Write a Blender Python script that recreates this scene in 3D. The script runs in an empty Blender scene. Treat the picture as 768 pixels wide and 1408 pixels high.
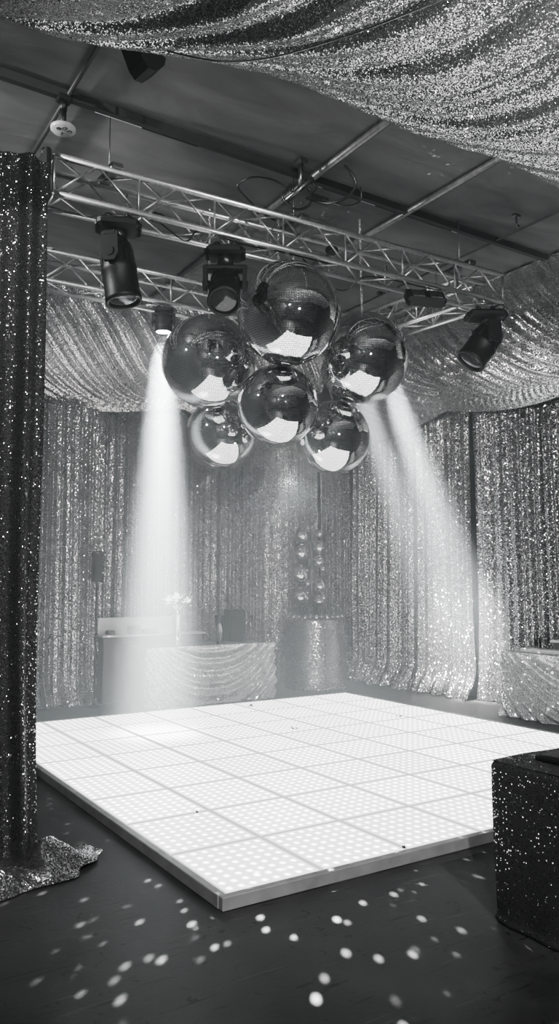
import bpy, math, random
from mathutils import Vector, Matrix, noise as mnoise
PI = math.pi
sc = bpy.context.scene
col = sc.collection
rnd = random.Random(7)

# ------------------------------------------------------------------ helpers
class MB:
    """collects vertices and faces, then links them as one mesh object"""
    def __init__(s):
        s.v = []; s.f = []; s.sm = []
    def add(s, vs, fs, smooth=False, M=None):
        o = len(s.v)
        for p in vs:
            p = Vector(p)
            s.v.append(M @ p if M else p)
        for f in fs:
            s.f.append([i + o for i in f]); s.sm.append(smooth)
    def box(s, c, d, M=None, ch=0.0):
        x, y, z = d[0] / 2, d[1] / 2, d[2] / 2
        c = Vector(c)
        if ch <= 0:
            vs = [c + Vector((a * x, b * y, e * z)) for e in (-1, 1) for b in (-1, 1) for a in (-1, 1)]
            fs = [(0, 2, 3, 1), (4, 5, 7, 6), (0, 1, 5, 4), (2, 6, 7, 3), (0, 4, 6, 2), (1, 3, 7, 5)]
            s.add(vs, fs, False, M)
        else:
            # chamfered box: three rings of eight corners plus caps
            def ring(xx, yy, zz, k):
                return [c + Vector(p) for p in ((-xx + k, -yy, zz), (xx - k, -yy, zz), (xx, -yy + k, zz), (xx, yy - k, zz),
                        (xx - k, yy, zz), (-xx + k, yy, zz), (-xx, yy - k, zz), (-xx, -yy + k, zz))]
            rs = [ring(x - ch, y - ch, -z, ch * .5), ring(x, y, -z + ch, ch), ring(x, y, z - ch, ch), ring(x - ch, y - ch, z, ch * .5)]
            vs = [p for r in rs for p in r]
            fs = [tuple(reversed(range(8))), tuple(range(24, 32))]
            for k in range(3):
                for i in range(8):
                    j = (i + 1) % 8
                    fs.append((k * 8 + i, k * 8 + j, k * 8 + 8 + j, k * 8 + 8 + i))
            s.add(vs, fs, False, M)
    def tube(s, pts, r, n=8, M=None, cap=True):
        pts = [Vector(p) for p in pts]
        vs = []; fs = []
        up = None
        for i, p in enumerate(pts):
            t = (pts[min(i + 1, len(pts) - 1)] - pts[max(i - 1, 0)]).normalized()
            if up is None:
                up = Vector((0, 0, 1)) if abs(t.z) < .9 else Vector((1, 0, 0))
            a = (up - t * up.dot(t))
            a = a.normalized() if a.length > 1e-6 else t.orthogonal().normalized()
            up = a
            b = t.cross(a)
            for k in range(n):
                w = 2 * PI * k / n
                vs.append(p + (a * math.cos(w) + b * math.sin(w)) * r)
        for i in range(len(pts) - 1):
            for k in range(n):
                j = (k + 1) % n
                fs.append((i * n + k, i * n + j, (i + 1) * n + j, (i + 1) * n + k))
        s.add(vs, fs, True, M)
        if cap:
            o = len(s.v) - len(vs)
            s.f.append([o + k for k in reversed(range(n))]); s.sm.append(False)
            s.f.append([o + len(vs) - n + k for k in range(n)]); s.sm.append(False)
    def lathe(s, prof, n=24, M=None, smooth=True, c=(0, 0, 0)):
        c = Vector(c); vs = []; fs = []
        for (r, z) in prof:
            for k in range(n):
                w = 2 * PI * k / n
                vs.append(c + Vector((r * math.cos(w), r * math.sin(w), z)))
        for i in range(len(prof) - 1):
            for k in range(n):
                j = (k + 1) % n
                fs.append((i * n + k, i * n + j, (i + 1) * n + j, (i + 1) * n + k))
        s.add(vs, fs, smooth, M)
    def ball(s, c, r, n=16, M=None, sq=1.0):
        m = max(6, n // 2)
        prof = [(max(1e-4, r * math.sin(PI * i / m)), -r * sq * math.cos(PI * i / m)) for i in range(m + 1)]
        s.lathe(prof, n, M, True, c)
    def grid(s, nu, nv, fn, smooth=True):
        vs = [fn(i / nu, j / nv) for j in range(nv + 1) for i in range(nu + 1)]
        w = nu + 1
        fs = [(j * w + i, j * w + i + 1, (j + 1) * w + i + 1, (j + 1) * w + i) for j in range(nv) for i in range(nu)]
        s.add(vs, fs, smooth)
    def prism(s, poly, z0, z1, M=None):
        n = len(poly)
        vs = [(x, y, z0) for x, y in poly] + [(x, y, z1) for x, y in poly]
        fs = [tuple(reversed(range(n))), tuple(range(n, 2 * n))]
        fs += [(i, (i + 1) % n, n + (i + 1) % n, n + i) for i in range(n)]
        s.add(vs, fs, False, M)
    def build(s, name, mat, parent=None, loc=None):
        me = bpy.data.meshes.new(name)
        off = Vector(loc) if loc else Vector((0, 0, 0))
        me.from_pydata([tuple(p - off) for p in s.v], [], s.f)
        me.polygons.foreach_set('use_smooth', s.sm)
        me.materials.append(mat)
        me.update()
        o = bpy.data.objects.new(name, me)
        col.objects.link(o)
        if loc: o.location = loc
        if parent: o.parent = parent
        return o

def tag(o, label=None, cat=None, group=None, kind=None):
    if label: o['label'] = label
    if cat: o['category'] = cat
    if group: o['group'] = group
    if kind: o['kind'] = kind
    return o

def thing(name, label, cat, loc=(0, 0, 0), rz=0.0, group=None):
    o = bpy.data.objects.new(name, None)
    o.empty_display_size = .1
    col.objects.link(o)
    o.location = loc; o.rotation_euler = (0, 0, rz)
    return tag(o, label, cat, group)

def copy_thing(root, loc, label, group=None, scale=None):
    r = root.copy(); col.objects.link(r); r.location = loc
    if scale: r.scale = scale
    r['label'] = label
    if group: r['group'] = group
    for ch in list(root.children):
        c = ch.copy(); col.objects.link(c); c.parent = r
        for g in list(ch.children):
            d = g.copy(); col.objects.link(d); d.parent = c
    return r

def struct(mb, name, mat):
    o = mb.build(name, mat); o['kind'] = 'structure'; return o

def spline(pts, per=8):
    pts = [Vector(p) for p in pts]
    P = [pts[0]] + pts + [pts[-1]]
    out = []
    for i in range(1, len(P) - 2):
        a, b, c, d = P[i - 1], P[i], P[i + 1], P[i + 2]
        for k in range(per):
            t = k / per
            out.append(.5 * ((2 * b) + (c - a) * t + (2 * a - 5 * b + 4 * c - d) * t * t + (3 * b - a - 3 * c + d) * t ** 3))
    out.append(pts[-1])
    return out

# ------------------------------------------------------------------ materials
def new_mat(name):
    m = bpy.data.materials.new(name); m.use_nodes = True
    nt = m.node_tree; nt.nodes.clear()
    out = nt.nodes.new('ShaderNodeOutputMaterial')
    return m, nt, out

def N(nt, t, **kw):
    n = nt.nodes.new(t)
    for k, v in kw.items():
        if k.startswith('i_'):
            n.inputs[k[2:].replace('_', ' ')].default_value = v
        else:
            setattr(n, k, v)
    return n

def g3(v): return (v, v, v, 1)

def plain(name, v, rough=.5, metal=0.0, var=.15, scale=12.0, bump=0.0, spec=.5):
    """a plain grey surface with faint procedural variation"""
    m, nt, out = new_mat(name); L = nt.links.new
    p = N(nt, 'ShaderNodeBsdfPrincipled'); p.inputs['Roughness'].default_value = rough
    p.inputs['Metallic'].default_value = metal
    p.inputs['Specular IOR Level'].default_value = spec
    tc = N(nt, 'ShaderNodeTexCoord')
    no = N(nt, 'ShaderNodeTexNoise', i_Scale=scale, i_Detail=5.0)
    L(tc.outputs['Object'], no.inputs['Vector'])
    r = N(nt, 'ShaderNodeMapRange'); r.inputs['To Min'].default_value = v * (1 - var); r.inputs['To Max'].default_value = v * (1 + var)
    r.inputs['From Min'].default_value = .3; r.inputs['From Max'].default_value = .7
    L(no.outputs['Fac'], r.inputs['Value']); L(r.outputs['Result'], p.inputs['Base Color'])
    if bump:
        b = N(nt, 'ShaderNodeBump', i_Strength=bump, i_Distance=.01)
        L(no.outputs['Fac'], b.inputs['Height']); L(b.outputs['Normal'], p.inputs['Normal'])
    L(p.outputs['BSDF'], out.inputs['Surface'])
    return m

def emit(name, strength, tint=(1, 1, 1, 1)):
    m, nt, out = new_mat(name)
    e = N(nt, 'ShaderNodeEmission'); e.inputs['Color'].default_value = tint; e.inputs['Strength'].default_value = strength
    nt.links.new(e.outputs['Emission'], out.inputs['Surface'])
    return m

def sequin(name, scale, face=.6, back=.05, tilt=.8, rough=.22, gap=.55):
    """cloth sewn with small round metal sequins, each lying at its own angle"""
    m, nt, out = new_mat(name); L = nt.links.new
    tc = N(nt, 'ShaderNodeTexCoord')
    vo = N(nt, 'ShaderNodeTexVoronoi', i_Scale=scale); vo.voronoi_dimensions = '3D'
    L(tc.outputs['Object'], vo.inputs['Vector'])
    geo = N(nt, 'ShaderNodeNewGeometry')
    sub = N(nt, 'ShaderNodeVectorMath', operation='SUBTRACT'); sub.inputs[1].default_value = (.5, .5, .5)
    L(vo.outputs['Color'], sub.inputs[0])
    sca = N(nt, 'ShaderNodeVectorMath', operation='SCALE'); sca.inputs['Scale'].default_value = tilt
    L(sub.outputs[0], sca.inputs[0])
    # most sequins lie flat with the cloth, a few stick out and flash
    cs = N(nt, 'ShaderNodeSeparateColor'); L(vo.outputs['Color'], cs.inputs['Color'])
    p4 = N(nt, 'ShaderNodeMath', operation='POWER'); p4.inputs[1].default_value = 5; L(cs.outputs['Blue'], p4.inputs[0])
    ts = N(nt, 'ShaderNodeMath', operation='MULTIPLY_ADD'); ts.inputs[1].default_value = tilt * 2.2; ts.inputs[2].default_value = tilt * .7
    L(p4.outputs[0], ts.inputs[0]); L(ts.outputs[0], sca.inputs['Scale'])
    add = N(nt, 'ShaderNodeVectorMath', operation='ADD')
    L(geo.outputs['Normal'], add.inputs[0]); L(sca.outputs[0], add.inputs[1])
    nor = N(nt, 'ShaderNodeVectorMath', operation='NORMALIZE'); L(add.outputs[0], nor.inputs[0])
    # sequin disc against the cloth between the discs
    disc = N(nt, 'ShaderNodeMath', operation='LESS_THAN'); disc.inputs[1].default_value = gap
    L(vo.outputs['Distance'], disc.inputs[0])
    rs = N(nt, 'ShaderNodeSeparateColor'); L(vo.outputs['Color'], rs.inputs['Color'])
    fr = N(nt, 'ShaderNodeMapRange'); fr.inputs['To Min'].default_value = face * .55; fr.inputs['To Max'].default_value = face
    L(rs.outputs['Green'], fr.inputs['Value'])
    met = N(nt, 'ShaderNodeBsdfPrincipled'); met.inputs['Metallic'].default_value = 1; met.inputs['Roughness'].default_value = rough
    L(fr.outputs['Result'], met.inputs['Base Color']); L(nor.outputs[0], met.inputs['Normal'])
    clo = N(nt, 'ShaderNodeBsdfPrincipled'); clo.inputs['Base Color'].default_value = g3(back); clo.inputs['Roughness'].default_value = .8
    mix = N(nt, 'ShaderNodeMixShader')
    L(disc.outputs[0], mix.inputs[0]); L(clo.outputs[0], mix.inputs[1]); L(met.outputs[0], mix.inputs[2])
    L(mix.outputs[0], out.inputs['Surface'])
    return m

M_SEQ_FAR = sequin('silver_sequin_cloth', 72, face=.62, back=.03, tilt=.6, rough=.2, gap=.6)
M_SEQ_DRAPE = sequin('bright_sequin_cloth', 85, face=.95, back=.06, tilt=.36, rough=.26, gap=.62)
M_SEQ_SWAG = sequin('bright_sequin_swag', 140, face=.85, back=.05, tilt=.8, rough=.3, gap=.55)
M_SEQ_DARK = sequin('dark_sequin_cloth', 105, face=.55, back=.012, tilt=1.1, rough=.16, gap=.40)
M_SEQ_HEM_LIT = sequin('lit_hem_sequin_cloth', 105, face=.85, back=.02, tilt=.32, rough=.2, gap=.55)  # lighter copy of the dark curtain cloth, floor light put into its colour
M_SEQ_BOX = sequin('gunmetal_sequin_cloth', 95, face=.5, back=.012, tilt=1.0, rough=.12, gap=.33)
M_SEQ_TABLE = sequin('pale_sequin_cloth', 100, face=.95, back=.2, tilt=.6, rough=.3, gap=.6)
M_CLOTH = plain('grey_satin_cloth', .22, .55, 0, .1, 30)
M_BLACK = plain('black_paint', .0025, .5, 0, .3, 20, 0, .3)
M_BLACK2 = plain('black_plastic', .006, .35, 0, .3, 30)
M_ALU = plain('brushed_aluminium', .62, .38, 1.0, .15, 40)
M_STEEL = plain('dark_steel', .16, .35, 1.0, .2, 25)
M_PIPE = plain('grey_pipe', .12, .4, .6, .25, 18)
M_RAIL = plain('dark_rail', .006, .6, 0, .3, 15)
M_RAILSTRIP = plain('pale_rail_cover', .6, .5, 0, .25, 9)
M_GLASS, _nt, _o = new_mat('lens_glass')
_p = N(_nt, 'ShaderNodeBsdfPrincipled'); _p.inputs['Base Color'].default_value = g3(.05); _p.inputs['Roughness'].default_value = .08
_p.inputs['Metallic'].default_value = .6; _nt.links.new(_p.outputs[0], _o.inputs['Surface'])
M_MIRROR, _nt, _o = new_mat('mirror_tile')
_p = N(_nt, 'ShaderNodeBsdfPrincipled'); _p.inputs['Base Color'].default_value = g3(.86); _p.inputs['Roughness'].default_value = .025
_p.inputs['Metallic'].default_value = 1; _nt.links.new(_p.outputs[0], _o.inputs['Surface'])
M_GROUT = plain('dark_grout', .05, .5, .5, .2, 40)
M_WHITEPLASTIC = plain('white_plastic', .28, .4, 0, .08, 20)
M_WALL = plain('dark_wall', .03, .8, 0, .3, 2)
M_LIT = emit('lit_lens', 45)
M_CLEAR, _nt, _o = new_mat('clear_glass')
_p = N(_nt, 'ShaderNodeBsdfPrincipled'); _p.inputs['Base Color'].default_value = g3(.95); _p.inputs['Roughness'].default_value = .03
_p.inputs['Transmission Weight'].default_value = 1; _p.inputs['IOR'].default_value = 1.45
_nt.links.new(_p.outputs[0], _o.inputs['Surface'])
M_SILVER = plain('polished_silver', .75, .15, 1, .08, 15)
M_PETAL = plain('white_petal', .75, .5, 0, .1, 20)
M_BLOOM_GLOW = emit('bloom_added_glow', 3.0)  # glow added to the petals to brighten them; they are no lamp
M_PALE = plain('pale_panel', .62, .35, 0, .12, 5)
M_BARDARK = plain('grey_bar_front', .10, .5, 0, .2, 6)
M_LEAF = plain('dry_petal', .03, .7, 0, .3, 30)
M_GREEN = plain('grey_foliage', .20, .6, 0, .4, 30)

# floor: scuffed dark painted screed
def floor_mat():
    m, nt, out = new_mat('scuffed_dark_floor'); L = nt.links.new
    tc = N(nt, 'ShaderNodeTexCoord')
    p = N(nt, 'ShaderNodeBsdfPrincipled')
    n1 = N(nt, 'ShaderNodeTexNoise', i_Scale=1.1, i_Detail=6.0, i_Roughness=.65)
    n2 = N(nt, 'ShaderNodeTexNoise', i_Scale=38.0, i_Detail=4.0)
    L(tc.outputs['Object'], n1.inputs['Vector']); L(tc.outputs['Object'], n2.inputs['Vector'])
    r1 = N(nt, 'ShaderNodeMapRange'); r1.inputs['From Min'].default_value = .3; r1.inputs['From Max'].default_value = .75
    r1.inputs['To Min'].default_value = .007; r1.inputs['To Max'].default_value = .05
    L(n1.outputs['Fac'], r1.inputs['Value'])
    # long scratches: noise stretched along two directions
    acc = r1.outputs['Result']
    for ang, sx, sy, th, amt in ((.5, 1.6, 22, .66, .03), (-.8, 2.2, 26, .66, .03), (1.3, 2.5, 40, .64, -.03)):
        mp = N(nt, 'ShaderNodeMapping'); mp.inputs['Rotation'].default_value = (0, 0, ang); mp.inputs['Scale'].default_value = (sx, sy, 1)
        L(tc.outputs['Object'], mp.inputs['Vector'])
        nn = N(nt, 'ShaderNodeTexNoise', i_Scale=1.0, i_Detail=3.0, i_Distortion=.4); L(mp.outputs[0], nn.inputs['Vector'])
        rr = N(nt, 'ShaderNodeMapRange'); rr.inputs['From Min'].default_value = th; rr.inputs['From Max'].default_value = th + .06
        rr.inputs['To Max'].default_value = amt
        L(nn.outputs['Fac'], rr.inputs['Value'])
        ad = N(nt, 'ShaderNodeMath', operation='ADD'); L(acc, ad.inputs[0]); L(rr.outputs['Result'], ad.inputs[1])
        acc = ad.outputs[0]
    # dark chips in the paint
    vo = N(nt, 'ShaderNodeTexNoise', i_Scale=14.0, i_Detail=3.0, i_Distortion=1.5)
    L(tc.outputs['Object'], vo.inputs['Vector'])
    ch = N(nt, 'ShaderNodeMapRange'); ch.inputs['From Min'].default_value = .66; ch.inputs['From Max'].default_value = .69
    ch.inputs['To Min'].default_value = 1; ch.inputs['To Max'].default_value = .15
    L(vo.outputs['Fac'], ch.inputs['Value'])
    mu = N(nt, 'ShaderNodeMath', operation='MULTIPLY'); L(acc, mu.inputs[0]); L(ch.outputs['Result'], mu.inputs[1])
    mx = N(nt, 'ShaderNodeMath', operation='MAXIMUM'); mx.inputs[1].default_value = .004; L(mu.outputs[0], mx.inputs[0])
    L(mx.outputs[0], p.inputs['Base Color'])
    r2 = N(nt, 'ShaderNodeMapRange'); r2.inputs['To Min'].default_value = .36; r2.inputs['To Max'].default_value = .62
    L(n1.outputs['Fac'], r2.inputs['Value']); L(r2.outputs['Result'], p.inputs['Roughness'])
    b = N(nt, 'ShaderNodeBump', i_Strength=.25, i_Distance=.004); L(n2.outputs['Fac'], b.inputs['Height']); L(b.outputs['Normal'], p.inputs['Normal'])
    L(p.outputs[0], out.inputs['Surface'])
    return m
M_FLOOR = floor_mat()

def ceiling_mat():
    m, nt, out = new_mat('grey_tent_lining'); L = nt.links.new
    tc = N(nt, 'ShaderNodeTexCoord')
    p = N(nt, 'ShaderNodeBsdfPrincipled'); p.inputs['Roughness'].default_value = .62
    mp = N(nt, 'ShaderNodeMapping'); mp.inputs['Scale'].default_value = (.7, 1.9, 1); L(tc.outputs['Object'], mp.inputs['Vector'])
    n1 = N(nt, 'ShaderNodeTexNoise', i_Scale=1.3, i_Detail=5.0, i_Distortion=.8); L(mp.outputs[0], n1.inputs['Vector'])
    r1 = N(nt, 'ShaderNodeMapRange'); r1.inputs['From Min'].default_value = .3; r1.inputs['From Max'].default_value = .7
    r1.inputs['To Min'].default_value = .045; r1.inputs['To Max'].default_value = .12
    L(n1.outputs['Fac'], r1.inputs['Value']); L(r1.outputs['Result'], p.inputs['Base Color'])
    b = N(nt, 'ShaderNodeBump', i_Strength=.35, i_Distance=.06); L(n1.outputs['Fac'], b.inputs['Height']); L(b.outputs['Normal'], p.inputs['Normal'])
    L(p.outputs[0], out.inputs['Surface'])
    return m
M_CEIL = ceiling_mat()

# ------------------------------------------------------------------ room shell
ZC = 5.4
XW, YW = 6.34, 7.18
XL, YF = -3.2, -6.0
b = MB(); b.box(((XL + XW) / 2, (YF + YW) / 2, -.05), (XW - XL, YW - YF, .1)); struct(b, 'floor', M_FLOOR)
b = MB(); b.box(((XL + XW) / 2, (YF + YW) / 2, ZC + .05), (XW - XL, YW - YF, .1)); struct(b, 'ceiling', M_CEIL)
b = MB(); b.box(((XL + XW) / 2, YW + .05, ZC / 2), (XW - XL, .1, ZC)); struct(b, 'wall_back', M_WALL)
b = MB(); b.box((XW + .05, (YF + YW) / 2, ZC / 2), (.1, YW - YF, ZC)); struct(b, 'wall_right', M_WALL)
b = MB(); b.box((XL - .05, (YF + YW) / 2, ZC / 2), (.1, YW - YF, ZC)); struct(b, 'wall_left', M_WALL)
b = MB(); b.box(((XL + XW) / 2, YF - .05, ZC / 2), (XW - XL, .1, ZC)); struct(b, 'wall_front', M_WALL)

# ceiling rail with pale cover strips, and the pipes that cross it
b = MB()
b.box((1.6, 2.25, 5.365), (9.0, .055, .07)); b.box((1.6, 2.345, 5.39), (9.0, .02, .02))
struct(b, 'trim_1', M_RAIL)
b = MB()
for x0, x1 in ((.05, .98), (2.25, 3.35), (3.42, 4.1)):
    b.box(((x0 + x1) / 2, 2.306, 5.378), (x1 - x0, .052, .044), ch=.006)
struct(b, 'trim_2', M_RAILSTRIP)
b = MB()
for x0, x1 in ((.45, .97), (2.3, 2.75), (2.95, 4.0)):
    b.box(((x0 + x1) / 2, 2.318, 5.353), (x1 - x0, .012, .010))
struct(b, 'trim_3', M_RAIL)
k = 4
for x, r, mt in ((-.2, .018, M_RAIL), (2.11, .034, M_PIPE), (3.32, .032, M_PIPE), (4.6, .012, M_RAIL)):
    b = MB(); b.tube([(x, .3, ZC - .045), (x, 6.3, ZC - .045)], r, 10)
    for y in (1.0, 2.25, 4.2):
        b.box((x, y, ZC - .02), (.09, .05, .04), ch=.008)
    struct(b, 'trim_%d' % k, mt); k += 1

# ------------------------------------------------------------------ lit dance floor
def panel_mat():
    m, nt, out = new_mat('lit_dance_panel'); L = nt.links.new
    tc = N(nt, 'ShaderNodeTexCoord')
    mp = N(nt, 'ShaderNodeVectorMath', operation='MULTIPLY'); mp.inputs[1].default_value = (8, 8, 0)
    uv = N(nt, 'ShaderNodeUVMap')
    L(uv.outputs[0], mp.inputs[0])
    fr = N(nt, 'ShaderNodeVectorMath', operation='FRACTION'); L(mp.outputs[0], fr.inputs[0])
    sb = N(nt, 'ShaderNodeVectorMath', operation='SUBTRACT'); sb.inputs[1].default_value = (.5, .5, 0); L(fr.outputs[0], sb.inputs[0])
    ln = N(nt, 'ShaderNodeVectorMath', operation='LENGTH'); L(sb.outputs[0], ln.inputs[0])
    mr = N(nt, 'ShaderNodeMapRange'); mr.interpolation_type = 'SMOOTHSTEP'
    mr.inputs['From Min'].default_value = .08; mr.inputs['From Max'].default_value = .36
    mr.inputs['To Min'].default_value = 6.5; mr.inputs['To Max'].default_value = 2.1
    L(ln.outputs['Value'], mr.inputs['Value'])
    # panels age unevenly
    oi = N(nt, 'ShaderNodeObjectInfo')
    ra = N(nt, 'ShaderNodeMapRange'); ra.inputs['To Min'].default_value = .92; ra.inputs['To Max'].default_value = 1.1
    L(oi.outputs['Random'], ra.inputs['Value'])
    ml = N(nt, 'ShaderNodeMath', operation='MULTIPLY'); L(mr.outputs['Result'], ml.inputs[0]); L(ra.outputs['Result'], ml.inputs[1])
    p = N(nt, 'ShaderNodeBsdfPrincipled'); p.inputs['Base Color'].default_value = g3(.03); p.inputs['Roughness'].default_value = .35
    p.inputs['Emission Color'].default_value = (1, 1, 1, 1)
    L(ml.outputs[0], p.inputs['Emission Strength'])
    L(p.outputs[0], out.inputs['Surface'])
    return m
M_PANEL = panel_mat()
M_SEAM = emit('dim_floor_seam', 1.0)
M_EDGE = plain('grey_floor_edging', .28, .42, .3, .15, 10)
TX, TY, NT, ZF = .598, .656, 8, .065
df = thing('dance_floor', 'glowing white square dance floor of lit panels with dotted lights and grey metal edge', 'dance floor', (0, 0, 0))
me = bpy.data.meshes.new('light_panel')
g = .019
hx, hy = TX / 2 - g, TY / 2 - g
me.from_pydata([(-hx, -hy, -.003), (hx, -hy, -.003), (hx, hy, -.003), (-hx, hy, -.003), (-hx, -hy, 0), (hx, -hy, 0), (hx, hy, 0), (-hx, hy, 0)], [],
               [(4, 5, 6, 7), (0, 1, 5, 4), (1, 2, 6, 5), (2, 3, 7, 6), (3, 0, 4, 7)])
ul = me.uv_layers.new(name='UVMap')
for poly in me.polygons:
    for li in poly.loop_indices:
        v = me.vertices[me.loops[li].vertex_index].co
        ul.data[li].uv = ((v.x / hx + 1) / 2, (v.y / hy + 1) / 2)
me.materials.append(M_PANEL)
for i in range(NT):
    for j in range(NT):
        o = bpy.data.objects.new('light_panel', me); col.objects.link(o); o.parent = df
        o.location = ((i + .5) * TX, (j + .5) * TY, ZF)
W, D = NT * TX, NT * TY
b = MB(); b.box((W / 2, D / 2, (ZF - .002) / 2), (W - .004, D - .004, ZF - .003)); b.build('floor_deck', M_SEAM, df)
for (cx, cy, dx, dy) in ((W / 2, -.018, W + .072, .044), (W / 2, D + .018, W + .072, .044), (-.018, D / 2, .044, D - .008), (W + .018, D / 2, .044, D - .008)):
    b = MB(); b.box((cx, cy, ZF / 2 + .002), (dx, dy, ZF + .002), ch=.004); b.build('edge_trim', M_EDGE, df)

# ------------------------------------------------------------------ curtains
def sm(a, b, x):
    t = max(0.0, min(1.0, (x - a) / (b - a))); return t * t * (3 - 2 * t)

def curtain(name, p0, p1, z1, seed, label, mat, group=None, amp=.06, lam=.145, hem=.16, nper=60, side=None, nv=70):
    """hanging panel from p0 to p1 (floor plan), folds facing the room; room lies on the left of p0->p1 turned by `side`"""
    r = random.Random(seed)
    a, c = Vector((p0[0], p0[1], 0)), Vector((p1[0], p1[1], 0))
    t = c - a; Lh = t.length; t.normalize()
    n = Vector((t.y, -t.x, 0))
    if side is not None and n.dot(Vector((side[0], side[1], 0))) < 0: n = -n
    ph = [r.uniform(0, 7) for _ in range(6)]
    def phase(s, z):
        w = .35 * math.sin(s * 1.9 + ph[0]) + .22 * math.sin(s * 4.3 + ph[1] + z * .3) + .12 * math.sin(s * 9.1 + ph[2])
        return 2 * PI * s / lam + 2.2 * w * 2 + .28 * math.sin(z * .8 + s * 1.7 + ph[3]) * (z1 - z) * .6
    def fn(u, v):
        # rows are packed toward the hem
        z = z1 * (1 - v) if v < .85 else z1 * .15 * (1 - (v - .85) / .15)
        s = u * Lh
        f = phase(s, z)
        k = .5 + .5 * sm(0, 1.5, z1 - z)
        big = math.sin(f * .37 + ph[4])
        off = amp * k * (.55 * math.sin(f) + .35 * big + .22 * math.sin(2.1 * f + ph[5]))
        off += .02 * math.sin(s * 2.1 + z * .9 + ph[1])
        # hem flares out on the floor
        h = 1 - sm(0, .5, z)
        off += hem * h * h * (.75 + .25 * math.sin(f * .5 + 1)) 
        along = .015 * math.sin(f * .5 + z) * h
        zz = z if z > .02 else .006 + .012 * (1 + math.sin(f * 1.3)) * .5
        return a + t * (s + along) + n * (off + amp) + Vector((0, 0, zz))
    b = MB(); nu = int(Lh / lam * 14)
    b.grid(nu, nv, fn)
    o = b.build(name, mat, None)
    return tag(o, label, 'curtain', group)

ZT = 4.32
GB = 'silver sequin curtains lining the room'
curtain('sequin_curtain', (-.6, 6.66), (1.66, 6.66), 3.93, 3, 'silver sequin curtain panel with flared hem between the black front curtain and the speaker pole', M_SEQ_FAR, GB, side=(0, -1), amp=.055, lam=.15, hem=.2)
curtain('sequin_curtain', (1.75, 6.98), (4.02, 6.98), ZT, 4, 'silver sequin curtain panel behind the bar counter, washed out by the vertical light beam', M_SEQ_FAR, GB, side=(0, -1), hem=.03)
curtain('sequin_curtain', (4.05, 6.98), (5.58, 6.98), ZT, 5, 'silver sequin curtain panel directly behind the tower of small mirror balls', M_SEQ_FAR, GB, side=(0, -1), hem=.03, amp=.05)
curtain('sequin_curtain', (5.6, 7.0), (6.24, 6.99), ZT, 6, 'narrow sequin curtain strip in the room corner beyond the round plinth', M_SEQ_FAR, GB, side=(0, -1))
curtain('sequin_curtain', (6.2, 6.74), (6.2, 5.46), ZT, 8, 'sequin curtain panel next to the room corner with hem trailing on the floor', M_SEQ_FAR, GB, side=(-1, 0), hem=.24)
curtain('sequin_curtain', (6.2, 5.44), (6.2, 4.10), ZT, 9, 'sequin curtain panel lit by the slanting light beams', M_SEQ_FAR, GB, side=(-1, 0), lam=.16, hem=.24)
curtain('sequin_curtain', (6.225, 4.125), (6.225, 2.925), ZT, 10, 'sequin curtain panel hanging behind the end of the draped side table, past the beams', M_SEQ_FAR, GB, side=(-1, 0), lam=.16, hem=.04)
curtain('sequin_curtain', (6.2, 2.92), (6.2, .9), ZT, 11, 'sequin curtain panel cut by the edge of the picture above the side table glass', M_SEQ_FAR, GB, side=(-1, 0), lam=.15, hem=.04)

# dark entrance curtain with a crumpled hem
fc = thing('entrance_curtain', 'tall dark sequin curtain at the entrance with crumpled hem on the floor', 'curtain', (0, 0, 0))
def fc_fn(u, v):
    z = 4.16 * (1 - v)
    s = u * 2.0
    f = 2 * PI * s / .27 + 1.6 * math.sin(s * 2.3 + 1) + .35 * math.sin(z * .9 + s * 3) + .25 * z * (1 - u)
    w = .035 + .03 * (1 - z / 4.16)
    off = w * math.sin(f) + .4 * w * math.sin(2.3 * f + 1) + .012 * math.sin(z * 2.2 + s * 6)
    xr = -.60 - .055 * z / 4.16 - .012 * math.sin(z * 1.3)
    pinch = 1 - .05 * (1 - z / 4.16)
    return Vector((xr - (2.0 - s) * pinch, 1.1 + off, max(z, .02)))
b = MB(); b.grid(150, 110, fc_fn); b.build('curtain_cloth', M_SEQ_DARK, fc)
def hem_fn(u, v):
    w = 2 * PI * u
    rr = v
    ex, ey = .95, .30
    # lobed outline
    lob = 1 + .10 * math.sin(3 * w + .6) + .06 * math.sin(7 * w)
    pc = lambda q: math.copysign(abs(q) ** .55, q)
    x = -1.30 + ex * rr * pc(math.cos(w)) * lob
    y = .98 + ey * rr * pc(math.sin(w)) * lob
    q = x * 9 + y * 6 + 1.1 * math.sin(y * 11 + x * 2.0) + .8 * math.sin(x * 5 - y * 4)
    ridge = (1 - abs(math.sin(q * .9))) ** 1.4 * .7 + .3 * (1 - abs(math.sin(q * 1.7 + y * 14))) ** 1.3
    z = .008 + (1 - rr ** 3) * (.025 + .17 * ridge) * (1 - .25 * rr)
    z += .035 * (1 - rr ** 5)
    z += .012 * mnoise.noise(Vector((x * 12, y * 16, 3))) * (1 - rr ** 3)
    z += .085 * math.exp(-((x + .55) / .17) ** 2 - ((y - .96) / .11) ** 2)
    return Vector((x, y, max(.006, z)))
b = MB(); b.grid(220, 50, hem_fn); b.build('crumpled_hem', M_SEQ_HEM_LIT, fc)

# ------------------------------------------------------------------ draped swags under the ceiling
def swag(name, label, fn, mat, nu, nv, group=None):
    b = MB(); b.grid(nu, nv, fn)
    return tag(b.build(name, mat), label, 'ceiling drape', group)

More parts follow.
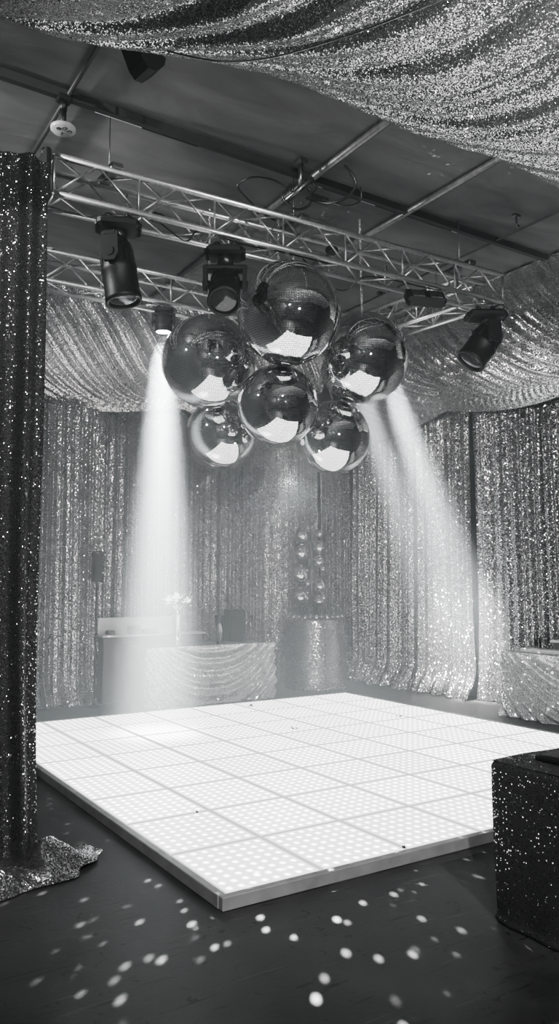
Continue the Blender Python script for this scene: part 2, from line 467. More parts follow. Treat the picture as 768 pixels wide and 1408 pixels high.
def drape_fn(base, along, inward, Ltot, top_in, z_top, z_bot, seed, L=.75, scal=1.7, A=.05, lam=.20, sgn=1, off0=0.0, belly=.27, nsub=1):
    r = random.Random(seed); ph = [r.uniform(0, 6) for _ in range(5)]
    base, along, inward = Vector(base), Vector(along), Vector(inward)
    def fn(u, v):
        s = u * Ltot
        q = ((s / scal + off0) % 1.0)
        sagp = math.sin(PI * q)
        d = top_in * (1 - v) + belly * math.sin(PI * min(1, v * 1.02)) ** 1.3 * (.6 + .4 * sagp) + .23
        z = z_top + (z_bot - z_top) * (v ** 1.1) - .20 * sagp * sm(.35, 1, v)
        w = min(v, .985)
        gph = s + sgn * L * math.log(1.04 - w)
        f = 2 * PI * gph / lam + 1.3 * math.sin(gph * 2.2 + ph[0]) + .7 * math.sin(gph * 5.3 + ph[1])
        am = A * (.35 + .65 * sm(0, .25, v)) * min(1, (1.0 - v) * 2.2 + .02)
        o = am * (math.sin(f) + .45 * math.sin(2.13 * f + ph[2]) + .3 * math.sin(.41 * f + ph[3]))
        nrm = (inward * .75 + Vector((0, 0, -.66)))
        return base + along * s + inward * d + Vector((0, 0, z)) + nrm * o
    return fn
GD = 'sequin drapes sloping from ceiling to curtain tops'
swag('sequin_drape', 'bright sequin drape slung above the back curtains, behind the back truss',
     drape_fn((-.6, 7.02, 0), (1, 0, 0), (0, -1, 0), 5.8, .70, ZC - .02, 4.14, 5, sgn=1, scal=2.6, off0=.65, lam=.27, A=.06), M_SEQ_DRAPE, 620, 70, GD)
swag('sequin_drape', 'bright sequin drape slung above the side curtains, beside the hanging moving-head at the truss corner',
     drape_fn((6.24, 6.3, 0), (0, -1, 0), (-1, 0, 0), 5.9, .54, ZC - .02, 4.02, 9, sgn=-1 * -1 * 1, scal=2.9, off0=.36, lam=.23, A=.055), M_SEQ_DRAPE, 620, 70, GD)

# front swag over the entrance
def fs_fn(u, v):
    s = u * 6.6                    # from x=5.1 back to x=-1.5
    x = 5.0 - s
    w = min(v, .985)
    gph = s + .42 * math.log(1.03 - w) + .10 * mnoise.noise(Vector((s * .9, v * 2.0, 1)))
    f = 2 * PI * gph / .40 + 1.8 * math.sin(gph * 1.7 + .4) + .9 * math.sin(gph * 4.1)
    am = .05 * (.5 + .5 * sm(0, .3, v)) * min(1, (1.05 - v) * 2.2)
    o = am * (math.sin(f) + .45 * math.sin(2.1 * f + 1) + .35 * math.sin(.43 * f + 2))
    y = -1.75 + 2.35 * v
    e = 4.56 + .34 * sm(-1.3, 1.4, x) + .035 * math.sin(x * 2.6 + .5)      # far lower edge
    z = (4.55 * (1 - v) + e * v) - .26 * math.sin(PI * v) ** 1.2 - .06 * math.sin(PI * v) * math.sin(x * 1.3)
    if v > .95:
        z += (v - .95) / .05 * .05
    return Vector((x, y, z)) + Vector((0, -.25, -.95)) * o
t = thing('entrance_swag', 'wide sparkling sequin swag hanging from the ceiling across the top of the entrance', 'ceiling drape')
b = MB(); b.grid(420, 110, fs_fn); b.build('sequin_cloth', M_SEQ_SWAG, t)
for u in (.08, .3, .52, .74, .96):
    p = fs_fn(u, .985); q = Vector((p.x, p.y - .05, ZC - .004))
    b = MB(); b.tube([p, q], .006, 6); b.build('tie_cord', M_STEEL, t)

b = MB(); b.tube(spline([(-.30, .16, 4.44), (-.07, 0, 4.375), (.115, -.2, 4.344), (.283, -.5, 4.316), (.369, -.9, 4.22), (.52, -1.2, 4.24), (.7, -1.6, 4.36)]), .006, 6)
tag(b.build('hanging_wire', M_STEEL), 'thin wire strung under the sparkling entrance swag', 'wire')

# ------------------------------------------------------------------ trusses
def truss(name, label, a, c, w, h, nseg, hangers=(), zc=None):
    """box truss: a, c = ends of the lower chord on the room side; w = vector across"""
    t = thing(name, label, 'truss', (0, 0, 0), group='aluminium trusses of the hanging square')
    a, c, w = Vector(a), Vector(c), Vector(w); H = Vector((0, 0, h))
    ch = [(a, c), (a + w, c + w), (a + H, c + H), (a + w + H, c + w + H)]
    for p, q in ch:
        b = MB(); b.tube([p, q], .025, 10); b.build('chord', M_ALU, t)
    b = MB(); d = (c - a) / nseg
    for i in range(nseg):
        p = a + d * i
        lo, hi = (0, 1) if i % 2 == 0 else (1, 0)
        for o, up in ((Vector(), H), (w, H), (Vector(), w), (H, w)):
            b.tube([p + o + up * lo, p + d + o + up * hi], .010, 6)
        if i % 2 == 0 and i:
            for o, up in ((Vector(), H), (w, H)):
                b.tube([p + o, p + o + up], .010, 6)
    for p in (a, c):
        for o, up in ((Vector(), H), (w, H), (Vector(), w), (H, w)):
            b.tube([p + o, p + o + up], .014, 6)
    b.build('lattice_bracing', M_ALU, t)
    for k in hangers:
        b = MB()
        p = a + (c - a) * k + w * .5 + H
        b.tube([p, Vector((p.x, p.y, ZC - .002))], .004, 6)
        b.box((p.x, p.y, p.z + .03), (.10, w.length + .1 if abs(w.y) > abs(w.x) else .08, .05), ch=.01)
        b.build('hanger', M_STEEL, t)
    return t
FA, FC = (-.29, 2.235, 4.55), (4.42, 2.0, 4.55)
front_truss = truss('lighting_truss', 'silver box truss nearest the entrance, carrying two black moving-heads above the mirror balls', FA, FC, (.014, .28, 0), .30, 14, (.1, .47, .9))
truss('lighting_truss', 'silver box truss along the back of the square, carrying the lit spotlight', (-.55, 4.02, 4.55), (4.19, 3.86, 4.55), (.01, .28, 0), .30, 14, (.15, .8))
truss('lighting_truss', 'short silver box truss joining front and back trusses at the corner by the side drape', (4.40, 2.39, 4.55), (4.22, 3.80, 4.55), (-.28, -.03, 0), .30, 5, (.8,))

# clamp at truss end
b = MB(); b.box((-.345, 2.375, 4.70), (.05, .34, .38), ch=.012); b.tube([(-.345, 2.30, 4.86), (-.345, 2.30, 4.91)], .03, 8); b.tube([(-.345, 2.48, 4.5), (-.345, 2.48, 4.92)], .016, 8)
b.build('end_plate', M_BLACK, front_truss)

# ------------------------------------------------------------------ moving heads
def moving_head(label, loc, pan, tilt, S=1.0, lit=False, group='black moving-head lights', head_len=.46, head_r=.155, neck=.10, base_w=.38, base_rz=0.0):
    t = thing('stage_spotlight', label, 'stage light', loc, pan, group)
    T0 = Matrix.Scale(S, 4)
    T = T0 @ Matrix.Rotation(base_rz, 4, 'Z')
    # clamps
    for sx in (-1, 1):
        b = MB()
        b.tube([(sx * .09, 0, -.035), (sx * .09, 0, .0)], .035, 10, T)
        b.box((sx * .09, 0, -.05), (.06, .05, .05), T, .008)
        b.build('clamp', M_BLACK2, t)
    b = MB()
    b.box((0, 0, -.115), (base_w, .30, .10), T, .03)
    for sx in (-1, 1):
        b.box((sx * (base_w / 2 + .005), 0, -.125), (.035, .20, .07), T, .014)
    b.build('base', M_BLACK, t)
    b = MB(); b.lathe([(.085, -.165), (.09, -.18), (.09, -.165 - neck), (.05, -.165 - neck)], 18, T); b.build('neck', M_BLACK2, t)
    yz = -.165 - neck
    T = T0
    b = MB()
    b.box((0, 0, yz - .02), (2 * head_r + .13, .13, .06), T, .015)
    piv = yz - .19
    for sx in (-1, 1):
        poly = [(-.075, yz - .01), (.075, yz - .01), (.085, piv - .02), (.05, piv - .085), (-.05, piv - .085), (-.085, piv - .02)]
        Mx = T @ Matrix.Translation((sx * (head_r + .04), 0, 0)) @ Matrix.Rotation(PI / 2, 4, 'X')
        # prism runs along x: map (p, q, h) -> (h, p, q)
        Mx = T @ Matrix(((0, 0, 1, sx * (head_r + .04) - .022), (1, 0, 0, 0), (0, 1, 0, 0), (0, 0, 0, 1)))
        b.prism(poly, 0, .044, Mx)
        b.tube([(sx * (head_r - .01), 0, piv), (sx * (head_r + .07), 0, piv)], .045, 12, T)
    b.build('yoke', M_BLACK, t)
    # head, built along -z from the pivot and then tilted about x
    R = T @ Matrix.Translation((0, 0, piv)) @ Matrix.Rotation(tilt, 4, 'X')
    b = MB(); r = head_r
    b.lathe([(.001, .17), (r * .62, .17), (r * .86, .14), (r * .95, .08), (r * .97, -.05), (r, -.08), (r, -.12), (r * .96, -.13), (r * .98, -head_len + .17), (r * 1.02, -head_len + .13), (r * 1.02, -head_len + .09), (r * .86, -head_len + .09), (r * .84, -head_len + .12)], 32, R)
    for k in range(4):
        w = PI / 4 + k * PI / 2
        b.box((r * .97 * math.cos(w), r * .97 * math.sin(w), -.02), (.035, .035, .13), R @ Matrix.Translation((0, 0, 0)), .01)
    hd = b.build('head', M_BLACK, t)
    b = MB()
    zl = -head_len + .115
    b.lathe([(.001, zl - .022), (r * .4, zl - .02), (r * .7, zl - .01), (r * .85, zl)], 28, R)
    b.build('lens', M_LIT if lit else M_GLASS, hd)
    b = MB()
    b.tube(spline([(.05, .1, -.07), (.16, .16, -.06), (.20, .12, -.03), (.13, .06, -.04)]), .008, 6, T); b.build('power_cable', M_BLACK2, t)
    return t, (Matrix.Translation(loc) @ Matrix.Rotation(pan, 4, 'Z') @ R)

moving_head('large black moving-head hanging from the front truss beside the dark curtain, pointing straight down', (.235, 2.25, 4.515), .85, -.17, .86, head_len=.50, head_r=.165, neck=.08, base_rz=-1.2)
moving_head('black moving-head beside the topmost mirror ball, lens tilted toward the entrance', (1.18, 2.2, 4.495), -.55, .75 * -1, .82, head_r=.165)
moving_head('black moving-head under the truss corner, tilted sideways in front of the side drape', (4.30, 2.13, 4.515), -1.95, -.66, .86, head_len=.46, head_r=.185, neck=.06, base_w=.46, base_rz=1.38)
moving_head('lit moving-head on the back truss throwing a bright beam straight down', (1.40, 3.95, 4.515), -.5, 0, .47, True, head_r=.2, neck=.02, head_len=.34)
moving_head('lit moving-head half hidden behind a mirror ball, aiming at the side curtain', (4.20, 3.60, 4.515), .9, -.45, .6, True, head_len=.38)
moving_head('second lit moving-head wholly behind the mirror balls on the side truss, beaming to the corner', (4.05, 4.02, 4.515), .9, -.4, .6, True, head_len=.38)

# twin-lamp blinder on the front truss
t = thing('blinder_lamp', 'small black twin-lamp blinder clipped under the front truss near its corner', 'stage light', (3.43, 2.14, 4.53), -.35)
b = MB(); BT = Matrix.Translation((0, 0, -.08)) @ Matrix.Rotation(-.6, 4, 'X')
b.box((0, 0, -.03), (.42, .12, .17), BT, .03); b.build('housing', M_BLACK, t)
for sx in (-1, 1):
    b = MB(); b.box((sx * .095, -.062, -.03), (.13, .012, .10), BT, .004); b.build('lamp_glass', M_STEEL, t)
b = MB(); b.tube([(-.2, 0, -.06), (-.2, 0, -.02), (.2, 0, -.02), (.2, 0, -.06)], .012, 8); b.tube([(0, 0, -.03), (0, 0, -.008)], .03, 8); b.build('bracket', M_BLACK2, t)

# ------------------------------------------------------------------ mirror balls
def round_tiles(o, k=.72):
    """each small mirror is slightly pillowed, as the curved tiles of the ball"""
    me = o.data
    me.polygons.foreach_set('use_smooth', [True] * len(me.polygons))
    nr = [None] * len(me.vertices)
    for p in me.polygons:
        for vi in p.vertices:
            nr[vi] = (me.vertices[vi].co.normalized() * k + p.normal * (1 - k)).normalized()
    me.normals_split_custom_set_from_vertices(nr)
    return o
def mirror_mesh(rows, seed):
    r = random.Random(seed); b = MB()
    for i in range(rows):
        a0, a1 = PI * i / rows, PI * (i + 1) / rows
        am = (a0 + a1) / 2
        n = max(4, int(round(2 * rows * math.sin(am))))
        h = (a1 - a0) * .5 * .87
        for k in range(n):
            w = 2 * PI * (k + .5) / n
            c = Vector((math.sin(am) * math.cos(w), math.sin(am) * math.sin(w), math.cos(am)))
            e1 = Vector((-math.sin(w), math.cos(w), 0)); e2 = c.cross(e1)
            nn = (c + e1 * r.gauss(0, .0006) + e2 * r.gauss(0, .0006)).normalized()
            f1 = (e1 - nn * e1.dot(nn)).normalized(); f2 = nn.cross(f1)
            hw = PI * math.sin(am) / n * .87
            b.add([c + f1 * sx * hw + f2 * sy * h for sx, sy in ((-1, -1), (1, -1), (1, 1), (-1, 1))], [(0, 1, 2, 3)])
    return b
big = thing('mirror_ball', 'topmost and largest mirror ball of the hanging cluster, just under the front truss', 'mirror ball', (0, 0, 0))
round_tiles(mirror_mesh(70, 1).build('mirror_tiles', M_MIRROR, big))
b = MB(); b.ball((0, 0, 0), .992, 48); b.build('ball_core', M_GROUT, big)
b = MB(); b.lathe([(.11, .985), (.11, 1.0), (.05, 1.01), (.05, 1.022), (.001, 1.022)], 16); b.build('hanging_cap', M_STEEL, big)
GBALL = 'large mirror balls hanging in a cluster'
big['group'] = GBALL
balls = [
    ((1.922, 2.334, 4.050), .475, None, None),
    ((1.630, 3.354, 3.800), .470, 'mirror ball of the hanging cluster beside the vertical light beam', (1.63, 3.36, ZC)),
    ((3.056, 2.674, 3.895), .470, 'mirror ball of the hanging cluster beside the slanting beams, on its own chain', (3.056, 2.70, ZC)),
    ((2.060, 2.735, 3.285), .392, 'mirror ball in the middle of the hanging cluster, under the topmost ball', (2.30, 3.1, ZC)),
    ((2.075, 3.900, 3.194), .383, 'lowest mirror ball of the cluster on the side of the vertical beam', (2.075, 3.76, ZC)),
    ((2.973, 3.085, 3.120), .395, 'lowest mirror ball of the cluster on the side of the slanting beams', (2.90, 3.75, ZC)),
]
def chain_mb(p0, p1):
    b = MB(); p0, p1 = Vector(p0), Vector(p1); L = (p1 - p0).length; d = (p1 - p0) / L
    n = max(3, int(L / .032)); st = L / n
    q = d.to_track_quat('Z', 'Y').to_matrix().to_4x4()
    for i in range(n):
        c = p0 + d * st * (i + .5)
        Mx = Matrix.Translation(c) @ q @ Matrix.Rotation((i % 2) * PI / 2, 4, 'Z')
        loop = [(.011 * math.cos(w), 0, .022 * math.sin(w)) for w in [2 * PI * k / 8 for k in range(9)]]
        b.tube(loop, .0035, 5, Mx, cap=False)
    return b
for i, (c, r, lab, top) in enumerate(balls):
    if i == 0:
        o = big; o.location = c; o.scale = (r, r, r)
    else:
        o = copy_thing(big, c, lab, GBALL, (r, r, r))
    o.rotation_euler = (0, 0, i * .7)
bpy.context.view_layer.update()
for o, (c, r, lab, top) in zip([o for o in col.objects if o.name.split('.')[0] == 'mirror_ball'], balls):
    if top is None: continue
    cm = chain_mb((c[0], c[1], c[2] + r * 1.04), top).build('hanging_chain', M_ALU)
    cm.parent = o; cm.matrix_parent_inverse = o.matrix_world.inverted()

# ------------------------------------------------------------------ ceiling bits
t = thing('emergency_lamp', 'small round white lamp on a black stem under the ceiling rail', 'lamp', (-.225, 2.25, 5.08))
b = MB(); b.lathe([(.001, -.012), (.085, -.012), (.096, 0), (.096, .018), (.07, .03), (.001, .03)], 32); b.build('disc', M_WHITEPLASTIC, t)
for x, y in ((-.04, -.02), (0, -.045), (.045, -.02)):
    b = MB(); b.lathe([(.013, -.016), (.02, -.014), (.02, -.010)], 14, None, True, (x, y, 0)); b.build('lens_ring', M_BLACK2, t)
b = MB(); b.box((0.0, .03, -.014), (.008, .03, .006)); b.build('indicator', M_BLACK2, t)
b = MB(); b.tube([(0, 0, .03), (0, 0, .16)], .022, 10); b.tube([(0, 0, .16), (0, 0, .235)], .028, 10); b.box((0, 0, .25), (.11, .09, .05), None, .01); b.build('stem', M_BLACK, t)

t = thing('ceiling_speaker', 'black wedge-shaped speaker hanging just below the entrance swag', 'speaker', (.05, 1.36, 5.245), .15)
t.scale = (.82, .82, .82)
b = MB()
Mx = Matrix.Rotation(.35, 4, 'Y') @ Matrix(((1, 0, 0, 0), (0, 0, 1, -.10), (0, 1, 0, 0), (0, 0, 0, 1)))
b.prism([(-.17, .085), (-.15, .02), (-.02, -.10), (.05, -.13), (.115, -.10), (.165, .01), (.155, .085)], 0, .22, Mx); b.build('cabinet', M_BLACK, t)
b = MB(); b.tube([(-.175, -.02, .03), (-.17, -.02, .20)], .011, 8); b.build('bracket', M_BLACK2, t)
b = MB(); b.tube([(.02, 0, .08), (.02, 0, .20)], .015, 8); b.build('bracket', M_BLACK2, t)

# cable bundle hanging off the ceiling
t = thing('cable_bundle', 'loops of black power cable and connector hanging above the front truss', 'cables', (0, 0, 0))
def cab(pts, r=.009):
    b = MB(); b.tube(spline(pts, 10), r, 6); b.build('cable', M_BLACK2, t)
cab([(1.82, 2.12, 5.10), (1.62, 2.14, 5.16), (1.40, 2.14, 5.12), (1.30, 2.2, 5.04), (1.42, 2.25, 4.98), (1.62, 2.3, 4.92), (1.75, 2.3, 4.88)])
cab([(1.78, 2.08, 5.14), (1.70, 2.10, 5.00), (1.84, 2.10, 4.93), (1.98, 2.08, 5.0), (1.96, 2.05, 5.12), (1.86, 2.08, 5.16)], .013)
cab([(1.95, 2.08, 5.06), (2.08, 1.98, 5.00), (2.25, 1.9, 5.06), (2.33, 1.85, 5.18), (2.28, 1.85, 5.28), (2.20, 1.85, 5.33)], .013)
cab([(2.05, 2.0, 5.04), (2.22, 1.92, 4.99), (2.40, 1.9, 5.06), (2.42, 1.88, 5.14), (2.38, 1.87, 5.2), (2.46, 1.9, 5.18)], .007)
cab([(1.9, 2.1, 5.0), (1.98, 2.05, 5.09), (2.02, 2.03, 5.16), (1.94, 2.06, 5.2)], .008)
b = MB(); b.box((2.03, 2.02, 5.045), (.22, .06, .06), Matrix.Identity(4), .012); b.build('connector_block', M_BLACK, t)
b = MB(); b.tube([(1.87, 2.07, 5.12), (1.88, 2.07, 5.398)], .022, 8); b.box((1.88, 2.07, 5.37), (.10, .10, .05), None, .01); b.tube([(1.76, 2.2, 5.0), (1.95, 1.98, 5.2)], .026, 8); b.build('clamp', M_STEEL, t)
t = thing('ceiling_hook', 'small hook clamp alone on the grey ceiling near the side drape', 'hook', (4.37, 1.75, 5.4))
b = MB(); b.box((0, 0, -.012), (.09, .05, .024), None, .006); b.build('plate', M_STEEL, t)
b = MB(); b.tube([(0, 0, -.02), (0, 0, -.11), (.02, 0, -.13), (.035, 0, -.11)], .012, 8); b.build('hook_bar', M_STEEL, t)
t = front_truss
def tc(pts, r=.007):
    b = MB(); b.tube(spline(pts, 8), r, 6); b.build('cable', M_BLACK2, t)
def onF(k, y, z):
    return (FA[0] + (FC[0] - FA[0]) * k, FA[1] + (FC[1] - FA[1]) * k + y, z)
tc([onF(.02, .1, 4.6), onF(.12, .12, 4.585), onF(.19, .16, 4.6), onF(.24, .1, 4.46), onF(.27, .1, 4.59), onF(.36, .2, 4.6), onF(.44, .14, 4.585), onF(.56, .16, 4.59)])
tc([onF(.5, .2, 4.60), onF(.58, .3, 4.45), onF(.62, .3, 4.44), onF(.66, .2, 4.58), onF(.8, .16, 4.585), onF(.93, .14, 4.60)])
tc([onF(.3, .05, 4.86), onF(.42, .08, 4.885), onF(.5, .08, 4.885)], .012)
for k, z in ((.19, 4.62), (.56, 4.72)):
    b = MB(); b.box(onF(k, .14, z), (.11, .08, .07), None, .015); b.build('junction_box', M_BLACK2, t)

# ------------------------------------------------------------------ draped tables
def table_face(b, p0, p1, z1, n, seed, amp=.012, lam=.25, flare=.03, K=None, nu=120, nv=40, z0=.008):
    r = random.Random(seed); ph = [r.uniform(0, 6) for _ in range(4)]
    a, c = Vector((p0[0], p0[1], 0)), Vector((p1[0], p1[1], 0)); L = (c - a).length; tt = (c - a) / L; n = Vector((n[0], n[1], 0))
    def fn(u, v):
        s = u * L; z = z1 + (z0 - z1) * v
        f = 2 * PI * s / lam + .8 * math.sin(s * 3 + ph[0]) + ph[1]
        off = amp * v * math.sin(f) + flare * v ** 2
        if K: off += K(s, v, L)
        return a + tt * s + n * off + Vector((0, 0, z))
    b.grid(nu, nv, fn)

# table at the back with a bright sequin overlay
TZ = .75
t = thing('draped_table', 'long table before the bar under a grey cloth with a bright sequin overlay', 'table', (0, 0, 0))
x0, x1, y0, y1 = 2.02, 3.93, 5.78, 6.42
b = MB(); b.box(((x0 + x1) / 2, (y0 + y1) / 2, TZ - .012), (x1 - x0, y1 - y0, .024), None, .006)
table_face(b, (x0, y0), (x1, y0), TZ - .002, (0, -1), 1, .006, .4, .008)
table_face(b, (x0, y1), (x0, y0), TZ - .002, (-1, 0), 2, .006, .4, .008)
table_face(b, (x1, y0), (x1, y1), TZ - .002, (1, 0), 3, .006, .4, .008)
b.build('tablecloth', M_CLOTH, t)
def Kswag(s, v, L):
    q = 2 * s / L - 1
    g = v - .80 * (1 - abs(q) ** 2.4)         # catenary folds
    o = .032 * math.sin(g * 30) * sm(0, .15, v) * (1 - .55 * sm(.35, -.1, abs(q) - .3) * sm(.2, .5, v))
    o += .03 * sm(.6, 1, abs(q)) * math.sin(abs(q) * 26 - v * 9) * v
    return o + .05
b = MB(); table_face(b, (x0 + .005, y0), (x1, y0), TZ + .012, (0, -1), 5, .004, .5, .03, Kswag, 200, 70)
b.build('sequin_overlay', M_SEQ_TABLE, t)
for lx in (x0 + .08, x1 - .08):
    for ly in (y0 + .08, y1 - .08):
        b = MB(); b.tube([(lx, ly, .002), (lx, ly, TZ - .03)], .018, 8); b.build('leg', M_STEEL, t)

# side table with sequin cloth
t = thing('draped_side_table', 'table under a pale sequin cloth with slanting folds by the side curtain', 'table', (0, 0, 0))
sx0, sx1, sy0, sy1 = 5.50, 5.97, .9, 3.08
b = MB(); b.box(((sx0 + sx1) / 2, (sy0 + sy1) / 2, .745), (sx1 - sx0, sy1 - sy0, .024), None, .006); b.build('tabletop', M_SEQ_TABLE, t)
def Kside(s, v, L):
    g = v - 1.15 * (1 - math.exp(-s / .55))
    return .028 * math.sin(g * 30 + 2 * math.sin(g * 5)) * sm(0, .2, v) + .02
b = MB(); table_face(b, (sx0, sy1), (sx0, sy0), .757, (-1, 0), 7, .008, .3, .05, Kside, 220, 70)
table_face(b, (sx1, sy1), (sx0, sy1), .757, (0, 1), 8, .012, .2, .03)
b.build('sequin_cloth', M_SEQ_TABLE, t)
t = thing('planter_tray', 'low tray of pale frosted foliage lying on the sequin side table', 'tray', (5.68, 2.62, .758))
b = MB(); b.box((0, 0, .025), (.16, .56, .05), None, .008); b.build('tray', M_PALE, t)
b = MB(); rr = random.Random(3)
for k in range(220):
    x, y = rr.uniform(-.08, .08), rr.uniform(-.29, .27); h = rr.uniform(.02, .055)
    d = Vector((rr.uniform(-.03, .03), rr.uniform(-.03, .03), h)); e = Vector((.006, .004, 0))
    p = Vector((x, y, .045)); b.add([p - e, p + e, p + d], [(0, 1, 2)])
b.build('foliage', M_GREEN, t)
t = thing('glass_tumbler', 'clear straight glass standing behind the foliage tray on the side table', 'glass', (5.88, 2.86, .758))
b = MB(); b.lathe([(.001, .0), (.042, .0), (.05, .16), (.046, .16), (.039, .012), (.001, .012)], 24); b.build('glass_body', M_CLEAR, t)
t = thing('serving_stand', 'dark serving stand with pale top behind the side table, cut by the picture edge', 'stand', (5.90, 2.42, .758))
b = MB(); b.box((0, 0, .06), (.16, .36, .12), None, .008); b.build('body', M_BARDARK, t)
b = MB(); b.box((0, 0, .135), (.19, .42, .028), None, .006); b.build('top', M_PALE, t)

# plinth near the entrance with a dark sequin cloth
t = thing('sequin_plinth', 'square plinth under a dark sequin cloth close to the entrance', 'plinth', (0, 0, 0))
px0, px1, py1, py0, pz = 1.0, 1.75, -.80, -1.65, .735
b = MB()
def pl_fn(u, v):
    # u runs round the plan, v from the top edge to the hem
    per = [(px0, py0), (px0, py1), (px1, py1), (px1, py0)]
    seg = u * 4; i = min(3, int(seg)); k = seg - i
    A = Vector((*per[i], 0)); B = Vector((*per[(i + 1) % 4], 0)); c = Vector(((px0 + px1) / 2, (py0 + py1) / 2, 0))
    p = A.lerp(B, k)
    # round the corners a little
    e = min(k, 1 - k)
    rad = .012 * (1 - sm(0, .05, e))
    p = p + (c - p).normalized() * rad
    z = pz * (1 - v) + .006
    out = (p - c).normalized()
    wob = .010 * math.sin(u * 34 + 2 * v) * v + .006 * math.sin(u * 90 + 1) * v
    hemk = .012 * math.exp(-((v - .985) / .02) ** 2)
    top = -.014 * (1 - sm(0, .03, v))
    return p + out * (wob + hemk + top) + Vector((0, 0, z))
b.grid(320, 80, pl_fn); b.build('sequin_skirt', M_SEQ_BOX, t)
b = MB()
b.grid(24, 24, lambda u, v: Vector((px0 + .008 + (px1 - px0 - .016) * u, py0 + .008 + (py1 - py0 - .016) * v, pz + .008 + .003 * math.sin(u * 9 + v * 5))))
b.build('sequin_top', M_SEQ_BOX, t)
b = MB(); b.box(((px0 + px1) / 2, (py0 + py1) / 2, pz / 2), (px1 - px0 - .08, py1 - py0 - .08, pz - .02)); b.build('plinth_body', M_BLACK, t)
t = thing('tablet_case', 'flat black tablet case lying on top of the dark sequin plinth', 'tablet', (1.32, -1.0, pz + .012), .12)
b = MB(); b.box((0, 0, .012), (.30, .16, .022), None, .006); b.build('case', M_BLACK2, t)
b = MB(); b.box((0, 0, .0245), (.26, .13, .003)); b.build('screen', M_GLASS, t)

# ------------------------------------------------------------------ round plinth and the tower of small mirror balls
CX, CY, CR, CZ = 5.03, 6.32, .47, 1.03
t = thing('round_plinth', 'round drum plinth wrapped in grey sequins, standing in the corner beyond the dance floor', 'plinth', (CX, CY, 0))
b = MB(); b.lathe([(CR, .004), (CR + .002, .02), (CR, .03), (CR, CZ - .02), (CR - .008, CZ)], 72); b.build('sequin_wrap', sequin('plinth_sequin', 75, .5, .12, .36, .2, .6), t)
b = MB(); b.lathe([(CR - .008, CZ - .004), (CR - .012, CZ), (.001, CZ)], 72); b.build('drum_top', M_BARDARK, t)
VD = Vector((.8409, -.5412, 0)); FD = Vector((.5412, .8409, 0))   # across and into the room, as seen from the entrance
st = thing('ball_stand', 'thin dark pole stand holding the tower of small mirror balls on the round plinth', 'stand', (CX, CY, CZ))
sc_c = VD * -.05
b = MB(); b.lathe([(.12, .001), (.12, .012), (.02, .02), (.012, .03)], 24, None, True, sc_c); b.build('foot', M_BLACK, st)
b = MB(); b.tube([sc_c + Vector((0, 0, .02)), sc_c + Vector((0, 0, 1.30))], .012, 8); b.build('pole', M_STEEL, st)
smb = thing('small_mirror_ball', '', 'mirror ball', (0, 0, 0), group='small mirror balls on the tower stand')
round_tiles(mirror_mesh(22, 5).build('mirror_tiles', M_MIRROR, smb), .5)
b = MB(); b.ball((0, 0, 0), .985, 24); b.build('ball_core', M_GROUT, smb)
tower = [(-.155, 2.314, .108, 'small mirror ball at the very top of the tower stand'),
         (.015, 2.125, .097, 'small mirror ball second from the top on the beam side of the tower stand'),
         (-.185, 2.050, .127, 'small mirror ball next below the topmost, on the bar side of the tower'),
         (.005, 1.905, .095, 'small mirror ball under the second one on the beam side of the tower'),
         (-.185, 1.713, .138, 'mid-height larger mirror ball on the bar side of the tower'),
         (.03, 1.541, .102, 'mirror ball below the middle on the beam side of the tower'),
         (-.185, 1.375, .140, 'lowest and largest small mirror ball on the bar side of the tower'),
         (.005, 1.306, .088, 'lowest mirror ball on the beam side of the tower'),
         (.07, 2.325, .056, 'tiny mirror ball beside the topmost ball of the tower'),
         (.115, 1.79, .042, 'tiny mirror ball at mid height on the outer beam side of the tower'),
         (.125, 1.36, .045, 'tiny mirror ball low on the outer beam side of the tower'),
         (-.085, 1.575, .045, 'tiny mirror ball in the middle between the larger balls of the tower')]
first = True
base = Vector((CX, CY, 0)) + sc_c
for k, (dx, z, r, lab) in enumerate(tower):
    r *= 1.12
    side = dx + .05
    dep = (-1 if k % 2 else 1) * .02 if k < 8 else -.17
    p = base + VD * (side if abs(side) > r + .012 else math.copysign(r + .014, side)) + FD * dep + Vector((0, 0, z))
    p.z = z
    if first:
        o = smb; o.location = p; o.scale = (r, r, r); o['label'] = lab; first = False
    else:
        o = copy_thing(smb, p, lab, 'small mirror balls on the tower stand', (r, r, r))
    o.rotation_euler = (0, 0, k * .9)
ring = [(-.41 + .082 * k, (.038, .041, .036, .040)[k % 4]) for k in range(11)]
for k, (dx, r) in enumerate(ring):
    dd = -math.sqrt(max(.01, (CR - .06) ** 2 - dx * dx)) * (1 if k % 2 else .74)
    p = Vector((CX, CY, CZ + r)) + VD * dx + FD * dd
    copy_thing(smb, p, 'tiny mirror ball in the row along the rim of the round plinth', 'tiny mirror balls along the plinth rim', (r, r, r)).rotation_euler = (0, 0, k * .5)

# ------------------------------------------------------------------ bar and what stands around it
t = thing('bar_counter', 'low bar counter with pale backsplash panel in front of the back curtain', 'bar', (0, 0, 0))
b = MB(); b.box((2.46, 6.56, .43), (1.46, .20, .86), None, .01); b.build('bar_front', M_BARDARK, t)
b = MB(); b.box((2.47, 6.56, .875), (1.52, .25, .03), None, .006); b.build('worktop', M_PALE, t)
b = MB(); b.box((2.33, 6.665, 1.0), (1.22, .03, .22), None, .006); b.build('backsplash', M_PALE, t)
for (x, w, h, lab) in ((1.86, .10, .05, 'small dark box at the outer end of the bar counter'), (2.20, .16, .10, 'upright dark box standing at the middle of the bar counter'), (2.42, .22, .05, 'flat dark case lying on the bar counter')):
    b = MB(); b.box((x, 6.56, .892 + h / 2), (w, .12, h), None, .008)
    b.box((x, 6.56, .892 + h + .004), (w * .8, .09, .008))
    tag(b.build('bar_box', M_BARDARK), lab, 'box', 'boxes on the bar counter')
